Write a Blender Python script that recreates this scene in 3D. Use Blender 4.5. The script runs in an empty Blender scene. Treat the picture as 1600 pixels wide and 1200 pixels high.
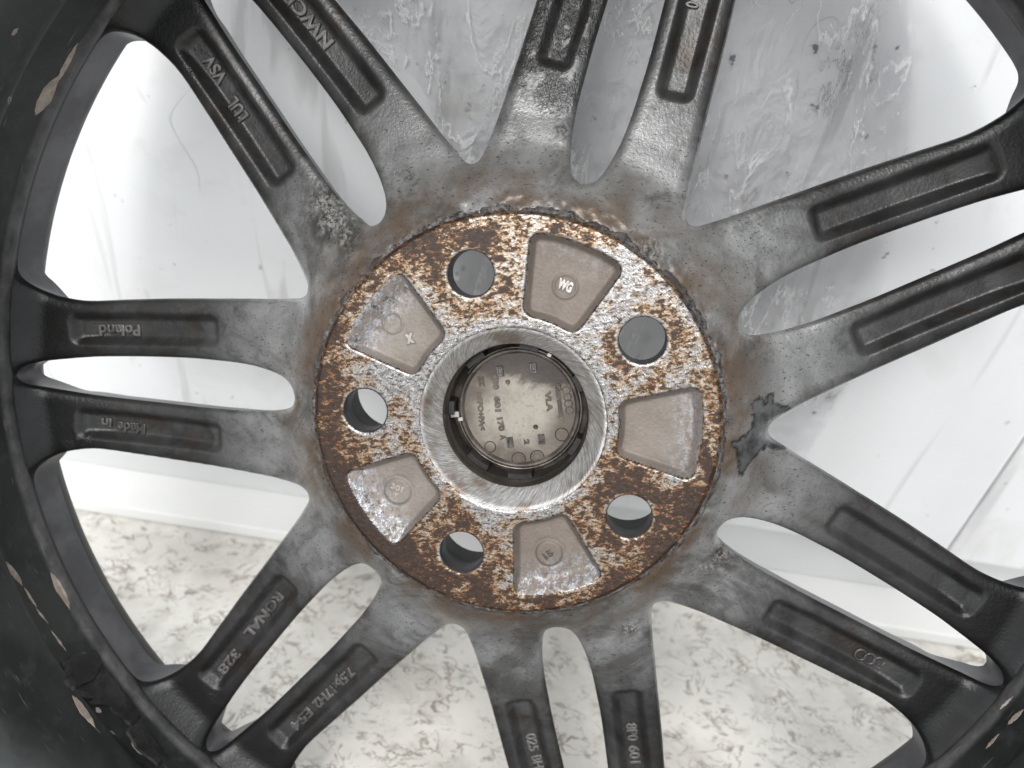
import bpy, bmesh, math, random
import numpy as np
from mathutils import Matrix, Vector
rng = np.random.default_rng(7); random.seed(7)
scn = bpy.context.scene
COL = scn.collection
PI = math.pi
# ------------------------------------------------------------------ camera pose (solved from the bolt circle and the spoke windows)
FPX = 1211.242                                   # focal length in pixels of a 1600 px wide frame
RW = np.array([[0.99165088, 0.0, -0.1289517], [-0.02395639, 0.98259175, -0.18422691], [0.12670687, 0.18577799, 0.97438797]])
TW = np.array([-0.0000365, -0.0138112, -0.2843722])  # wheel -> camera (metres)
PITCH = math.radians(36.5)
roll = np.array([0.155, 1.0]) / math.hypot(0.155, 1.0)
UP = np.array([roll[0]*math.cos(PITCH), roll[1]*math.cos(PITCH), math.sin(PITCH)])
YW = np.array([0, 0, -1.0]); YW -= UP*YW.dot(UP); YW /= np.linalg.norm(YW)
XW = np.cross(YW, UP)
RC = np.stack([XW, YW, UP])                      # camera -> world rotation
RWW = RC @ RW                                    # wheel -> world rotation
R_OUT, Z_OUT = 0.2275, -0.040                    # outboard rim edge: the wheel stands on it
zu = RWW[2, 2]
HUB_Z = R_OUT*math.sqrt(1-zu*zu) - Z_OUT*zu + 0.0005
CAM = -(RC @ TW); CAM[2] += HUB_Z; HUB = np.array([0, 0, HUB_Z]); 
HUBW = CAM + RC @ TW                             # hub centre in world
def ray(px, py):
    return RC @ np.array([(px-800)/FPX, -(py-600)/FPX, -1.0])
def on_z(px, py, z):
    d = ray(px, py); return CAM + d*((z-CAM[2])/d[2])
def on_y(px, py, y):
    d = ray(px, py); return CAM + d*((y-CAM[1])/d[1])
def to_wheel(px, py, z):                         # pixel -> wheel-local x, y on a plane z (metres)
    d = RW.T @ np.array([(px-800)/FPX, -(py-600)/FPX, -1.0]); o = -RW.T @ TW
    p = o + d*((z-o[2])/d[2]); return p
cam = bpy.data.cameras.new('camera'); cam_o = bpy.data.objects.new('camera', cam); COL.objects.link(cam_o)
M = Matrix.Identity(4)
for i in range(3):
    for j in range(3): M[i][j] = RC[i, j]
    M[i][3] = CAM[i]
cam_o.matrix_world = M
cam.sensor_width = 36; cam.lens = 36*FPX/1600; cam.clip_start = 0.01; cam.clip_end = 60
cam.dof.use_dof = True; cam.dof.focus_distance = 0.292; cam.dof.aperture_fstop = 8.5
scn.camera = cam_o
scn.render.resolution_x, scn.render.resolution_y = 1024, 768
# ------------------------------------------------------------------ light: a bright room, a ceiling lamp above and behind the camera, added fill lamps
w = bpy.data.worlds.new('World'); scn.world = w; w.use_nodes = True
w.node_tree.nodes['Background'].inputs[0].default_value = (0.93, 0.96, 1.0, 1)
w.node_tree.nodes['Background'].inputs[1].default_value = 1.15
def area(name, loc, target, sx, sy, power, color=(1, 1, 1)):
    l = bpy.data.lights.new(name, 'AREA'); l.shape = 'RECTANGLE'; l.size = sx; l.size_y = sy; l.energy = power; l.color = color
    o = bpy.data.objects.new(name, l); COL.objects.link(o); o.location = loc
    o.rotation_euler = (Vector(target)-Vector(loc)).to_track_quat('-Z', 'Y').to_euler(); return o
area('ceiling_and_fill_lamp', HUBW + np.array([-0.1, -0.95, 2.0]), HUBW, 1.2, 0.5, 22, (1, 0.99, 0.975))
area('ceiling_and_fill_lamp', HUBW + 2.0*(RWW @ np.array([-0.03, 0.30, 0.953])), HUBW, 0.55, 0.35, 15, (1, 0.99, 0.97))  # added front fill, placed to glint on the top spoke
area('side_fill_lamp', HUBW + np.array([-1.6, -0.22, 0.25]), HUBW + np.array([0, .1, 0]), 0.7, 0.5, 17, (0.97, 0.985, 1))  # added fill from the left, brightens the wall behind the wheel
area('side_fill_lamp', HUBW + np.array([1.6, -0.22, 0.1]), HUBW + np.array([0, .1, 0]), 0.7, 0.5, 6, (0.97, 0.985, 1))  # weaker added fill from the right
scn.view_settings.view_transform = 'Standard'; scn.view_settings.look = 'None'; scn.view_settings.gamma = 1
scn.view_settings.exposure = 0.06; scn.view_settings.use_curve_mapping = False
scn.render.engine = 'CYCLES'
# ------------------------------------------------------------------ helpers
def put(name, me, mat, parent=None):
    o = bpy.data.objects.new(name, me); COL.objects.link(o)
    if mat: me.materials.append(mat)
    if parent: o.parent = parent
    return o
def mesh_np(name, V, F, normals=None, mask=None, smooth=True, masks=None):
    """V (n,3), F list or array of polygons (all same length arrays allowed in a list)"""
    me = bpy.data.meshes.new(name)
    Fs = F if isinstance(F, list) else [F]
    Fs = [np.asarray(f, dtype=np.int32) for f in Fs if len(f)]
    V = np.asarray(V, dtype=np.float32)
    me.vertices.add(len(V)); me.vertices.foreach_set('co', V.ravel())
    loops = np.concatenate([f.ravel() for f in Fs]); tot = np.concatenate([np.full(len(f), f.shape[1], np.int32) for f in Fs])
    me.loops.add(len(loops)); me.loops.foreach_set('vertex_index', loops)
    me.polygons.add(len(tot)); st = np.concatenate([[0], np.cumsum(tot)[:-1]]).astype(np.int32)
    me.polygons.foreach_set('loop_start', st); me.polygons.foreach_set('loop_total', tot)
    me.polygons.foreach_set('use_smooth', np.full(len(tot), smooth))
    if mask is not None:
        at = me.color_attributes.new('mask', 'FLOAT_COLOR', 'POINT'); at.data.foreach_set('color', np.asarray(mask, np.float32).ravel())
    me.update(calc_edges=True); me.validate()
    if normals is not None and len(normals) == len(me.vertices):
        me.normals_split_custom_set_from_vertices(np.asarray(normals, float).tolist())
    return me
def hash3(ix, iy, iz):
    n = (ix*374761393 + iy*668265263 + iz*2147483647 + 1274126177) & 0xFFFFFFFF
    n = ((n ^ (n >> 13))*1274126177) & 0xFFFFFFFF
    return ((n ^ (n >> 16)) & 0xFFFF)/65535.0
def vnoise(x, y, z=0.0):
    x, y = np.asarray(x, float), np.asarray(y, float); z = np.zeros_like(x)+z
    ix, iy, iz = np.floor(x).astype(np.int64), np.floor(y).astype(np.int64), np.floor(z).astype(np.int64)
    fx, fy, fz = x-ix, y-iy, z-iz
    fx, fy, fz = [t*t*(3-2*t) for t in (fx, fy, fz)]
    r = 0
    for a in (0, 1):
        for b in (0, 1):
            for c in (0, 1):
                r = r + hash3(ix+a, iy+b, iz+c)*(fx if a else 1-fx)*(fy if b else 1-fy)*(fz if c else 1-fz)
    return r
def fbm(x, y, z=0.0, oct=4):
    s, a, t = 0, 1.0, 0
    for i in range(oct):
        s = s+a*vnoise(x*2**i+17*i, y*2**i-9*i, z); t += a; a *= .5
    return s/t
def sstep(a, b, x):
    t = np.clip((x-a)/(b-a), 0, 1); return t*t*(3-2*t)
def poly_sdf(px, py, P):                         # signed distance, negative inside polygon P
    d = np.full(px.shape, 1e9); ins = np.zeros(px.shape, bool); n = len(P)
    for i in range(n):
        ax, ay = P[i]; bx, by = P[(i+1) % n]
        ex, ey = bx-ax, by-ay; wx, wy = px-ax, py-ay
        t = np.clip((wx*ex+wy*ey)/(ex*ex+ey*ey+1e-12), 0, 1)
        d = np.minimum(d, (wx-ex*t)**2+(wy-ey*t)**2)
        if ay != by:
            c = ((ay > py) != (by > py)) & (px < ex*(py-ay)/(by-ay)+ax); ins ^= c
    d = np.sqrt(d); return np.where(ins, -d, d)
# ------------------------------------------------------------------ node helper
class NT:
    def __init__(s, name):
        s.m = bpy.data.materials.new(name); s.m.use_nodes = True; s.t = s.m.node_tree; s.n = s.t.nodes; s.l = s.t.links
        s.b = s.n['Principled BSDF']; s.out = s.n['Material Output']
        s.tc = s.n.new('ShaderNodeTexCoord')
    def link(s, v, sock):
        if hasattr(v, 'is_output'): s.l.new(v, sock)
        elif isinstance(v, (tuple, list)) and len(v) == 3 and sock.type == 'RGBA': sock.default_value = (*v, 1)
        else: sock.default_value = v
    @property
    def obj(s): return s.tc.outputs['Object']
    def math(s, op, a, b=0.0, c=0.0, clamp=False):
        n = s.n.new('ShaderNodeMath'); n.operation = op; n.use_clamp = clamp
        for v, k in zip((a, b, c), n.inputs): s.link(v, k)
        return n.outputs[0]
    def mapping(s, v, loc=(0, 0, 0), rot=(0, 0, 0), sc=(1, 1, 1)):
        n = s.n.new('ShaderNodeMapping'); s.link(v, n.inputs[0]); n.inputs[1].default_value = loc; n.inputs[2].default_value = rot; n.inputs[3].default_value = sc
        return n.outputs[0]
    def noise(s, v, scale, detail=4, rough=.55, dist=0.0, col=False):
        n = s.n.new('ShaderNodeTexNoise'); s.link(v, n.inputs['Vector']); n.inputs['Scale'].default_value = scale
        n.inputs['Detail'].default_value = detail; n.inputs['Roughness'].default_value = rough; n.inputs['Distortion'].default_value = dist
        return n.outputs['Color' if col else 'Fac']
    def vor(s, v, scale, feature='F1', rand=1.0):
        n = s.n.new('ShaderNodeTexVoronoi'); n.feature = feature; s.link(v, n.inputs['Vector']); n.inputs['Scale'].default_value = scale
        n.inputs['Randomness'].default_value = rand; return n.outputs['Distance']
    def rng(s, v, a, b, c=0.0, d=1.0, smooth=True):
        n = s.n.new('ShaderNodeMapRange'); n.interpolation_type = 'SMOOTHSTEP' if smooth else 'LINEAR'
        s.link(v, n.inputs[0])
        for i, k in enumerate((a, b, c, d)): n.inputs[i+1].default_value = k
        return n.outputs[0]
    def mix(s, f, a, b, mode='MIX'):
        n = s.n.new('ShaderNodeMix'); n.data_type = 'RGBA'; n.blend_type = mode
        s.link(f, n.inputs['Factor']); s.link(a, n.inputs[6]); s.link(b, n.inputs[7]); return n.outputs[2]
    def mixf(s, f, a, b):
        n = s.n.new('ShaderNodeMix'); n.data_type = 'FLOAT'
        s.link(f, n.inputs[0]); s.link(a, n.inputs[2]); s.link(b, n.inputs[3]); return n.outputs[0]
    def sep(s, v):
        n = s.n.new('ShaderNodeSeparateXYZ'); s.link(v, n.inputs[0]); return n.outputs
    def comb(s, x, y, z):
        n = s.n.new('ShaderNodeCombineXYZ')
        for v, k in zip((x, y, z), n.inputs): s.link(v, k)
        return n.outputs[0]
    def attr(s):
        n = s.n.new('ShaderNodeAttribute'); n.attribute_name = 'mask'
        q = s.n.new('ShaderNodeSeparateColor'); s.l.new(n.outputs['Color'], q.inputs[0]); return q.outputs[0], q.outputs[1], q.outputs[2], n.outputs['Alpha']
    def polar(s):                                # radius, angle, z of the object coordinate
        q = s.sep(s.obj); r = s.math('SQRT', s.math('ADD', s.math('MULTIPLY', q[0], q[0]), s.math('MULTIPLY', q[1], q[1])))
        return r, s.math('ARCTAN2', q[1], q[0]), q[2]
    def bump(s, h, strength, dist=0.001, normal=None):
        n = s.n.new('ShaderNodeBump'); n.inputs['Strength'].default_value = strength; n.inputs['Distance'].default_value = dist
        s.link(h, n.inputs['Height'])
        if normal is not None: s.link(normal, n.inputs['Normal'])
        return n.outputs[0]
    def set(s, color=None, rough=None, metal=None, normal=None, spec=None, coat=None):
        for v, k in ((color, 'Base Color'), (rough, 'Roughness'), (metal, 'Metallic'), (normal, 'Normal'), (spec, 'Specular IOR Level'), (coat, 'Coat Weight')):
            if v is not None: s.link(v, s.b.inputs[k])
        return s.m
# ------------------------------------------------------------------ materials
def mat_alloy():
    t = NT('dirty silver paint'); crust, wet, patch, line = t.attr()
    r, a, z = t.polar()
    n1 = t.noise(t.obj, 28, 5, .6, .6); n2 = t.noise(t.obj, 95, 5, .65, .4); n3 = t.noise(t.obj, 420, 3, .6)
    c = t.mix(t.rng(n1, .36, .66), (.29, .289, .285), (.55, .55, .546))
    c = t.mix(t.math('MULTIPLY', t.rng(n2, .50, .72), .5), c, (.12, .113, .104))
    st = t.noise(t.mapping(t.obj, loc=(.3, .1, 0)), 17, 6, .68, 1.4); c = t.mix(t.math('MULTIPLY', t.rng(st, .50, .64), .6), c, (.085, .08, .073))
    c = t.mix(t.math('MULTIPLY', t.rng(n3, .45, .8), .25), c, (.16, .155, .15))
    # brake-dust grime, noise-broken, plus painted shade darkening the spokes towards the rim
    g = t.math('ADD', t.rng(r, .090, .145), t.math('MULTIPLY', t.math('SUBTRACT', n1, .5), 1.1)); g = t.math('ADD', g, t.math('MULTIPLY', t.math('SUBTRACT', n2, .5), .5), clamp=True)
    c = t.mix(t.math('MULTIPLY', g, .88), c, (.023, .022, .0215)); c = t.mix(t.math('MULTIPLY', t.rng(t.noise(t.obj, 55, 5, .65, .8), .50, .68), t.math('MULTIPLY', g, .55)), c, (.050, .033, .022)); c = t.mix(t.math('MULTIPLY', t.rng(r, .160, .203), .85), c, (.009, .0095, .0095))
    # brown dust thrown on the hub around the pad
    ring = t.math('MULTIPLY', t.rng(r, .0845, .0770), t.rng(n2, .30, .58)); c = t.mix(t.math('MULTIPLY', ring, .75), c, (.10, .082, .066))
    bm = t.math('MULTIPLY', t.rng(r, .106, .078), t.rng(t.noise(t.obj, 42, 5, .6), .36, .62))
    c = t.mix(t.math('MULTIPLY', bm, .8), c, (.185, .125, .08))
    # dark pinholes in the paint, dragged in one direction
    sp = t.rng(t.noise(t.mapping(t.obj, rot=(0, 0, .45), sc=(.45, 1, 1)), 1500, 1, .4), .66, .72)
    sp = t.math('MULTIPLY', sp, t.rng(r, .15, .10)); c = t.mix(t.math('MULTIPLY', sp, .75), c, (.03, .03, .032))
    # corroded deposits
    gr = t.noise(t.obj, 620, 5, .75)
    c = t.mix(t.math('MULTIPLY', patch, .85), c, t.mix(t.rng(t.noise(t.obj, 120, 4), .35, .65), (.028, .031, .033), (.20, .21, .215)))
    c = t.mix(t.math('MULTIPLY', line, .85), c, (.020, .017, .015)); c = t.mix(crust, c, t.mix(t.rng(gr, .42, .6), (.035, .03, .027), (.42, .40, .38)))
    ro = t.mixf(n2, .24, .40); ro = t.mixf(patch, ro, .2); ro = t.mixf(crust, ro, .75); ro = t.mixf(wet, ro, .16)
    c = t.mix(t.math('MULTIPLY', wet, .45), c, (.05, .05, .048))
    me = t.math('MULTIPLY', t.math('SUBTRACT', 1.0, crust), .42)
    wb = t.bump(t.noise(t.mapping(t.obj, sc=(1, .6, 1)), 420, 4, .7), .8, .0012); b = t.bump(t.noise(t.obj, 800, 3, .6), .22, .0006); b = t.bump(t.noise(t.obj, 120, 3, .5), .10, .0012, b)
    b2 = t.bump(gr, .9, .0014, b)
    n = t.n.new('ShaderNodeMix'); n.data_type = 'VECTOR'; t.link(crust, n.inputs[0]); t.link(b, n.inputs[4]); t.link(b2, n.inputs[5])
    n3_ = t.n.new('ShaderNodeMix'); n3_.data_type = 'VECTOR'; t.link(wet, n3_.inputs[0]); t.link(n.outputs[1], n3_.inputs[4]); t.link(wb, n3_.inputs[5])
    return t.set(c, ro, me, n3_.outputs[1])
def mat_barrel():
    t = NT('grimy barrel paint'); r, a, z = t.polar()
    p = t.comb(t.math('MULTIPLY', a, .21), z, r)
    n1 = t.noise(p, 22, 5, .6, .5); n2 = t.noise(p, 110, 5, .65)
    c = t.mix(t.rng(n1, .4, .65), (.014, .016, .0155), (.034, .039, .037))
    c = t.mix(t.math('MULTIPLY', t.rng(n2, .5, .75), .5), c, (.075, .080, .078))
    # pale grey haze further inboard and on the ridge
    hz = t.math('MULTIPLY', t.rng(z, .030, .062), t.rng(t.noise(p, 16, 4), .32, .6)); c = t.mix(t.math('MULTIPLY', hz, .75), c, (.19, .20, .20))
    rd = t.math('MULTIPLY', t.rng(z, -.0145, -.012), t.rng(z, -.0045, -.0075)); c = t.mix(t.math('MULTIPLY', rd, t.rng(n2, .3, .7, .25, .8)), c, (.17, .165, .165))
    sc = t.noise(t.mapping(p, rot=(0, 0, .15), sc=(.10, 1, 1)), 800, 2, .5); c = t.mix(t.math('MULTIPLY', t.rng(sc, .68, .74), .35), c, (.30, .26, .22))
    b = t.bump(t.noise(p, 500, 4, .6), .2, .0006)
    return t.set(c, t.mixf(n2, .42, .68), .1, b)
def mat_pad():
    t = NT('rusted machined face'); clean, edge, bias, _ = t.attr()
    r, a, z = t.polar()
    pol = t.comb(t.math('MULTIPLY', a, .014), r, z)       # drags the grain round the hub
    mixv = t.n.new('ShaderNodeMix'); mixv.data_type = 'VECTOR'; mixv.inputs[0].default_value = .5
    g1 = t.noise(t.mapping(t.obj, rot=(0, 0, -.5), sc=(.7, 1.0, 1)), 170, 6, .72, .5)
    g2 = t.noise(t.mapping(t.obj, rot=(0, 0, -.42), sc=(.65, 1.1, 1)), 520, 5, .72, .4)
    g3 = t.noise(t.obj, 62, 4, .6, .4); gs = t.noise(pol, 2600, 3, .6)
    # bare metal, streaked by machining
    g4 = t.noise(t.mapping(t.obj, rot=(0, 0, -.42), sc=(.65, 1.0, 1)), 980, 4, .75)
    c = t.mix(t.rng(gs, .35, .7), (.25, .24, .232), (.58, .575, .57)); c = t.mix(t.math('MULTIPLY', t.rng(g2, .44, .60), .7), c, (.135, .11, .09)); c = t.mix(t.math('MULTIPLY', t.rng(g4, .58, .70), .28), c, (.60, .59, .58))
    rust = t.math('ADD', t.math('ADD', t.math('MULTIPLY', g1, 1.0), t.math('MULTIPLY', g3, 1.1)), t.math('MULTIPLY', t.math('SUBTRACT', g2, .5), 1.0))
    rust = t.math('ADD', rust, t.math('MULTIPLY', t.math('SUBTRACT', g4, .5), 1.15)); rust = t.math('ADD', rust, t.math('SUBTRACT', bias, clean))
    rm = t.rng(rust, 1.05, 1.19); dk = t.rng(t.math('ADD', rust, t.math('MULTIPLY', t.math('SUBTRACT', g2, .5), 1.3)), 1.12, 1.24); ye = t.rng(rust, .98, 1.08)
    c = t.mix(t.math('MULTIPLY', ye, .72), c, (.40, .245, .08))
    rc = t.mix(t.rng(g4, .38, .64), (.055, .020, .007), (.36, .135, .027)); c = t.mix(rm, c, rc); c = t.mix(t.math('MULTIPLY', dk, .9), c, (.014, .009, .007))
    c = t.mix(t.math('MULTIPLY', t.math('MULTIPLY', rm, t.rng(g4, .64, .72)), .8), c, (.62, .40, .20))
    pit = t.rng(t.noise(t.mapping(t.obj, rot=(0, 0, -.42), sc=(.5, 1, 1)), 1150, 2, .5), .57, .64); c = t.mix(t.math('MULTIPLY', pit, .8), c, (.045, .03, .022))
    me = t.math('MULTIPLY', t.math('SUBTRACT', 1.0, rm), .85); ro = t.mixf(rm, t.mixf(g3, .2, .36), .5)
    b = t.bump(g2, .3, .0007); b = t.bump(gs, .14, .0004, b); b = t.bump(t.noise(t.obj, 1100, 3, .7), .2, .0005, b)
    return t.set(c, ro, me, b)
def mat_pocket():
    t = NT('cast pocket skin'); shiny, brown, _, _ = t.attr()
    n1 = t.noise(t.obj, 60, 4, .6); n2 = t.noise(t.obj, 900, 4, .65); n3 = t.noise(t.mapping(t.obj, sc=(1, .6, 1)), 420, 5, .75)
    c = t.mix(t.rng(n1, .35, .7), (.225, .195, .17), (.325, .288, .255)); c = t.mix(t.math('MULTIPLY', t.rng(n2, .5, .8), .4), c, (.14, .11, .092))
    c = t.mix(t.math('MULTIPLY', brown, .6), c, (.165, .128, .102))
    s = t.math('MULTIPLY', shiny, t.rng(n3, .44, .60)); c = t.mix(s, c, t.mix(t.rng(n2, .4, .6), (.30, .325, .37), (.58, .59, .62)))
    dk = t.math('MULTIPLY', shiny, t.rng(t.noise(t.obj, 330, 4, .7), .54, .62)); c = t.mix(t.math('MULTIPLY', dk, .8), c, (.10, .065, .035))
    b = t.bump(n2, .5, .0006); b = t.bump(n3, .35, .0008, b)
    return t.set(c, t.mixf(s, .55, .22), t.mixf(s, .25, .8), b)
def mat_crust():
    t = NT('corrosion crust'); n = t.noise(t.obj, 520, 6, .8); n2 = t.noise(t.obj, 130, 3, .6)
    c = t.mix(t.rng(n, .40, .60), (.035, .031, .028), (.26, .25, .24)); c = t.mix(t.rng(n2, .46, .66), c, (.07, .06, .055)); c = t.mix(t.math('MULTIPLY', t.rng(n, .62, .70), .8), c, (.55, .55, .54))
    return t.set(c, .6, .25, t.bump(n, .8, .001))
def mat_chamfer():
    t = NT('scored steel grey chamfer'); r, a, z = t.polar()
    sw = t.math('ADD', t.math('MULTIPLY', a, 1.0), t.math('MULTIPLY', r, 38.0))
    p = t.comb(t.math('MULTIPLY', t.math('COSINE', sw), .030), t.math('MULTIPLY', t.math('SINE', sw), .030), t.math('MULTIPLY', r, .12))
    s = t.noise(p, 5200, 3, .7); s2 = t.noise(t.mapping(p, loc=(1, 2, 0)), 1100, 3, .6); n = t.noise(t.obj, 60, 3)
    c = t.mix(t.rng(s, .36, .64), (.32, .31, .30), (.86, .85, .84)); c = t.mix(t.math('MULTIPLY', t.rng(s2, .48, .7), .6), c, (.16, .14, .125))
    c = t.mix(t.math('MULTIPLY', t.rng(n, .42, .66), .75), c, (.22, .15, .10))
    return t.set(c, t.mixf(s2, .28, .48), .62, t.bump(s, .4, .0006))
def simple(name, c1, c2, scale, rough, metal=0.0, bstr=.3, bscale=700, c3=None):
    t = NT(name); n = t.noise(t.obj, scale, 5, .62, .3); c = t.mix(t.rng(n, .36, .66), c1, c2)
    if c3: c = t.mix(t.math('MULTIPLY', t.rng(t.noise(t.obj, scale*6, 4, .7), .52, .7), .6), c, c3)
    return t.set(c, t.mixf(n, rough*.8, rough*1.2), metal, t.bump(t.noise(t.obj, bscale, 4, .65), bstr, .0006))
def mat_cap():
    t = NT('grimy cap plastic'); r, a, z = t.polar(); q = t.sep(t.obj)
    n1 = t.noise(t.obj, 75, 5, .62, .5); n2 = t.noise(t.obj, 600, 5, .7)
    d = t.math('SQRT', t.math('ADD', t.math('POWER', t.math('SUBTRACT', q[0], -.001), 2), t.math('POWER', t.math('SUBTRACT', q[1], 0.0), 2)))
    g = t.math('ADD', t.rng(d, .008, .021), t.math('MULTIPLY', t.math('SUBTRACT', n1, .5), 2.2), clamp=True)
    c = t.mix(g, (.36, .33, .28), (.13, .105, .085))
    # wet oily edge at the top of the disc
    top = t.math('ADD', t.math('ADD', q[1], t.math('MULTIPLY', q[0], .18)), t.math('MULTIPLY', t.math('SUBTRACT', n1, .5), .022)); tm = t.rng(top, .0095, .0135)
    c = t.mix(t.math('MULTIPLY', tm, .85), c, (.055, .042, .036))
    c = t.mix(t.math('MULTIPLY', t.rng(n2, .54, .68), .45), c, (.12, .085, .065)); c = t.mix(t.math('MULTIPLY', t.rng(n2, .30, .24), .5), c, (.62, .58, .52))
    return t.set(c, t.mixf(tm, .5, .3), 0.0, t.bump(n2, .4, .0004))
def mat_wall():
    t = NT('white glazed wall'); ob = t.obj
    n = t.noise(ob, 7, 4, .55); c = t.mix(t.rng(n, .35, .7), (.755, .765, .775), (.70, .71, .718))
    # scuffs, faint stains and specks
    w1 = t.noise(t.mapping(ob, rot=(0, .6, 0), sc=(1, 1, .14)), 42, 3, .5, 1.2); c = t.mix(t.math('MULTIPLY', t.rng(w1, .60, .70), .5), c, (.44, .435, .43))
    st = t.noise(ob, 24, 4, .6, .8); c = t.mix(t.math('MULTIPLY', t.rng(st, .54, .72), .30), c, (.56, .54, .49))
    sp = t.rng(t.noise(ob, 130, 3, .55), .70, .76); c = t.mix(t.math('MULTIPLY', sp, .55), c, (.28, .27, .26))
    sc = t.rng(t.math('ABSOLUTE', t.math('SUBTRACT', t.noise(t.mapping(ob, rot=(0, -.5, 0), sc=(1, 1, .25)), 16, 2, .5, 1.0), .5)), .004, .0)
    sc = t.math('MULTIPLY', sc, t.rng(t.noise(ob, 11, 2), .56, .66)); c = t.mix(t.math('MULTIPLY', sc, .5), c, (.40, .39, .38))
    return t.set(c, t.mixf(n, .36, .5), 0, t.bump(t.noise(ob, 30, 3), .12, .002))
def mat_plain_white(name, col, rough):
    t = NT(name); n = t.noise(t.obj, 9, 5, .6); c = t.mix(t.math('MULTIPLY', t.rng(n, .45, .75), .35), col, tuple(v*.82 for v in col))
    return t.set(c, rough, 0, t.bump(t.noise(t.obj, 60, 3), .08, .001))
def mat_marble():
    t = NT('polished marble tile'); ob = t.mapping(t.obj, rot=(0, 0, .5), sc=(1, 1.35, 1))
    n1 = t.noise(ob, 11, 6, .62, .5); n2 = t.noise(ob, 30, 6, .68, .6)
    c = t.mix(t.rng(n1, .40, .66), (.67, .65, .60), (.54, .52, .475)); c = t.mix(t.math('MULTIPLY', t.rng(n2, .48, .70), .6), c, (.40, .38, .34))
    for sc, th, brk, colr, amt, lo in ((10, .010, 14, (.20, .16, .13), .8, (0, 0, 0)), (30, .022, 34, (.18, .145, .118), .8, (3, 1, 0)), (74, .04, 56, (.20, .165, .135), .8, (7, 5, 0))):
        v = t.noise(t.mapping(ob, loc=lo), sc, 5, .58, .9); ln = t.rng(t.math('ABSOLUTE', t.math('SUBTRACT', v, .5)), th, 0.0)
        br = t.rng(t.noise(t.mapping(ob, loc=(lo[0]+9, 2, 0)), brk, 3, .6), .46, .62)
        c = t.mix(t.math('MULTIPLY', t.math('MULTIPLY', ln, br), amt), c, colr)
    sp = t.rng(t.noise(ob, 80, 5, .72, .4), .57, .68); c = t.mix(t.math('MULTIPLY', sp, .7), c, (.22, .18, .155))
    return t.set(c, .16, 0, t.bump(t.noise(ob, 50, 3), .03, .001))
def mat_film():
    t = NT('clear wrinkled film'); tr = t.n.new('ShaderNodeBsdfTransparent'); gl = t.n.new('ShaderNodeBsdfGlossy'); mx = t.n.new('ShaderNodeMixShader')
    n = t.noise(t.obj, 30, 4, .6); t.link(t.mix(n, (.99, .986, .988), (.965, .96, .963)), tr.inputs[0])
    sp = t.rng(t.noise(t.obj, 110, 3, .6), .68, .74)
    cv = t.noise(t.mapping(t.obj, rot=(0, .75, 0), sc=(1, 1, .30)), 40, 5, .66, .9); cr = t.math('MULTIPLY', t.rng(t.math('ABSOLUTE', t.math('SUBTRACT', cv, .5)), .022, .0), t.rng(t.noise(t.obj, 26, 3), .46, .62))
    cd = t.math('MULTIPLY', t.rng(t.math('ABSOLUTE', t.math('SUBTRACT', cv, .56)), .02, .0), t.rng(t.noise(t.obj, 31, 3), .50, .66))
    gl.inputs['Roughness'].default_value = .12; t.link((.9, .9, .9), gl.inputs[0])
    b = t.bump(t.noise(t.mapping(t.obj, rot=(0, .7, 0), sc=(1, 1, .4)), 55, 5, .62, 1.5), .9, .004); t.link(b, gl.inputs['Normal'])
    df = t.n.new('ShaderNodeBsdfDiffuse'); t.link((.07, .06, .07), df.inputs[0]); m2 = t.n.new('ShaderNodeMixShader')
    lw = t.n.new('ShaderNodeFresnel'); lw.inputs[0].default_value = 1.4; t.link(b, lw.inputs['Normal'])
    t.l.new(t.math('MULTIPLY', lw.outputs[0], .6, clamp=True), mx.inputs[0]); t.l.new(tr.outputs[0], mx.inputs[1]); t.l.new(gl.outputs[0], mx.inputs[2])
    t.l.new(t.math('MULTIPLY', sp, .7), m2.inputs[0]); t.l.new(mx.outputs[0], m2.inputs[1]); t.l.new(df.outputs[0], m2.inputs[2])
    dw = t.n.new('ShaderNodeBsdfDiffuse'); t.link((.9, .9, .9), dw.inputs[0]); m3 = t.n.new('ShaderNodeMixShader'); t.l.new(t.math('MULTIPLY', cr, .8), m3.inputs[0]); t.l.new(m2.outputs[0], m3.inputs[1]); t.l.new(dw.outputs[0], m3.inputs[2])
    dg = t.n.new('ShaderNodeBsdfDiffuse'); t.link((.28, .26, .26), dg.inputs[0]); m4 = t.n.new('ShaderNodeMixShader'); t.l.new(t.math('MULTIPLY', cd, .6), m4.inputs[0]); t.l.new(m3.outputs[0], m4.inputs[1]); t.l.new(dg.outputs[0], m4.inputs[2])
    t.l.new(m4.outputs[0], t.out.inputs[0]); return t.m
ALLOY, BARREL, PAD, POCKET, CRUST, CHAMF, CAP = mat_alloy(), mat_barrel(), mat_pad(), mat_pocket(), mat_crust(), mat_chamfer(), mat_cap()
BOREM = simple('oily bore wall', (.030, .026, .023), (.10, .085, .072), 45, .38, .3, .3, 500, (.012, .011, .010))
HOLEM = simple('bolt hole wall', (.055, .057, .06), (.12, .122, .125), 60, .42, .35, .25, 500, (.09, .08, .075))
LETM = simple('cast lettering', (.085, .078, .074), (.20, .19, .185), 60, .36, .4, .2, 900)
LETP = simple('pale cast lettering', (.34, .30, .27), (.46, .42, .39), 60, .45, .3, .2, 900)
LETC = simple('cap lettering', (.07, .055, .045), (.15, .125, .105), 120, .5, 0, .2, 900)
FACEP = simple('silver face paint', (.10, .10, .107), (.17, .17, .18), 40, .36, .45, .1, 900)
FRONT = simple('clean silver front paint', (.70, .70, .71), (.76, .76, .77), 20, .35, .2, .05, 900)
STEEL = simple('spring steel', (.35, .32, .28), (.6, .57, .52), 90, .3, .8, .1, 600)
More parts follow.
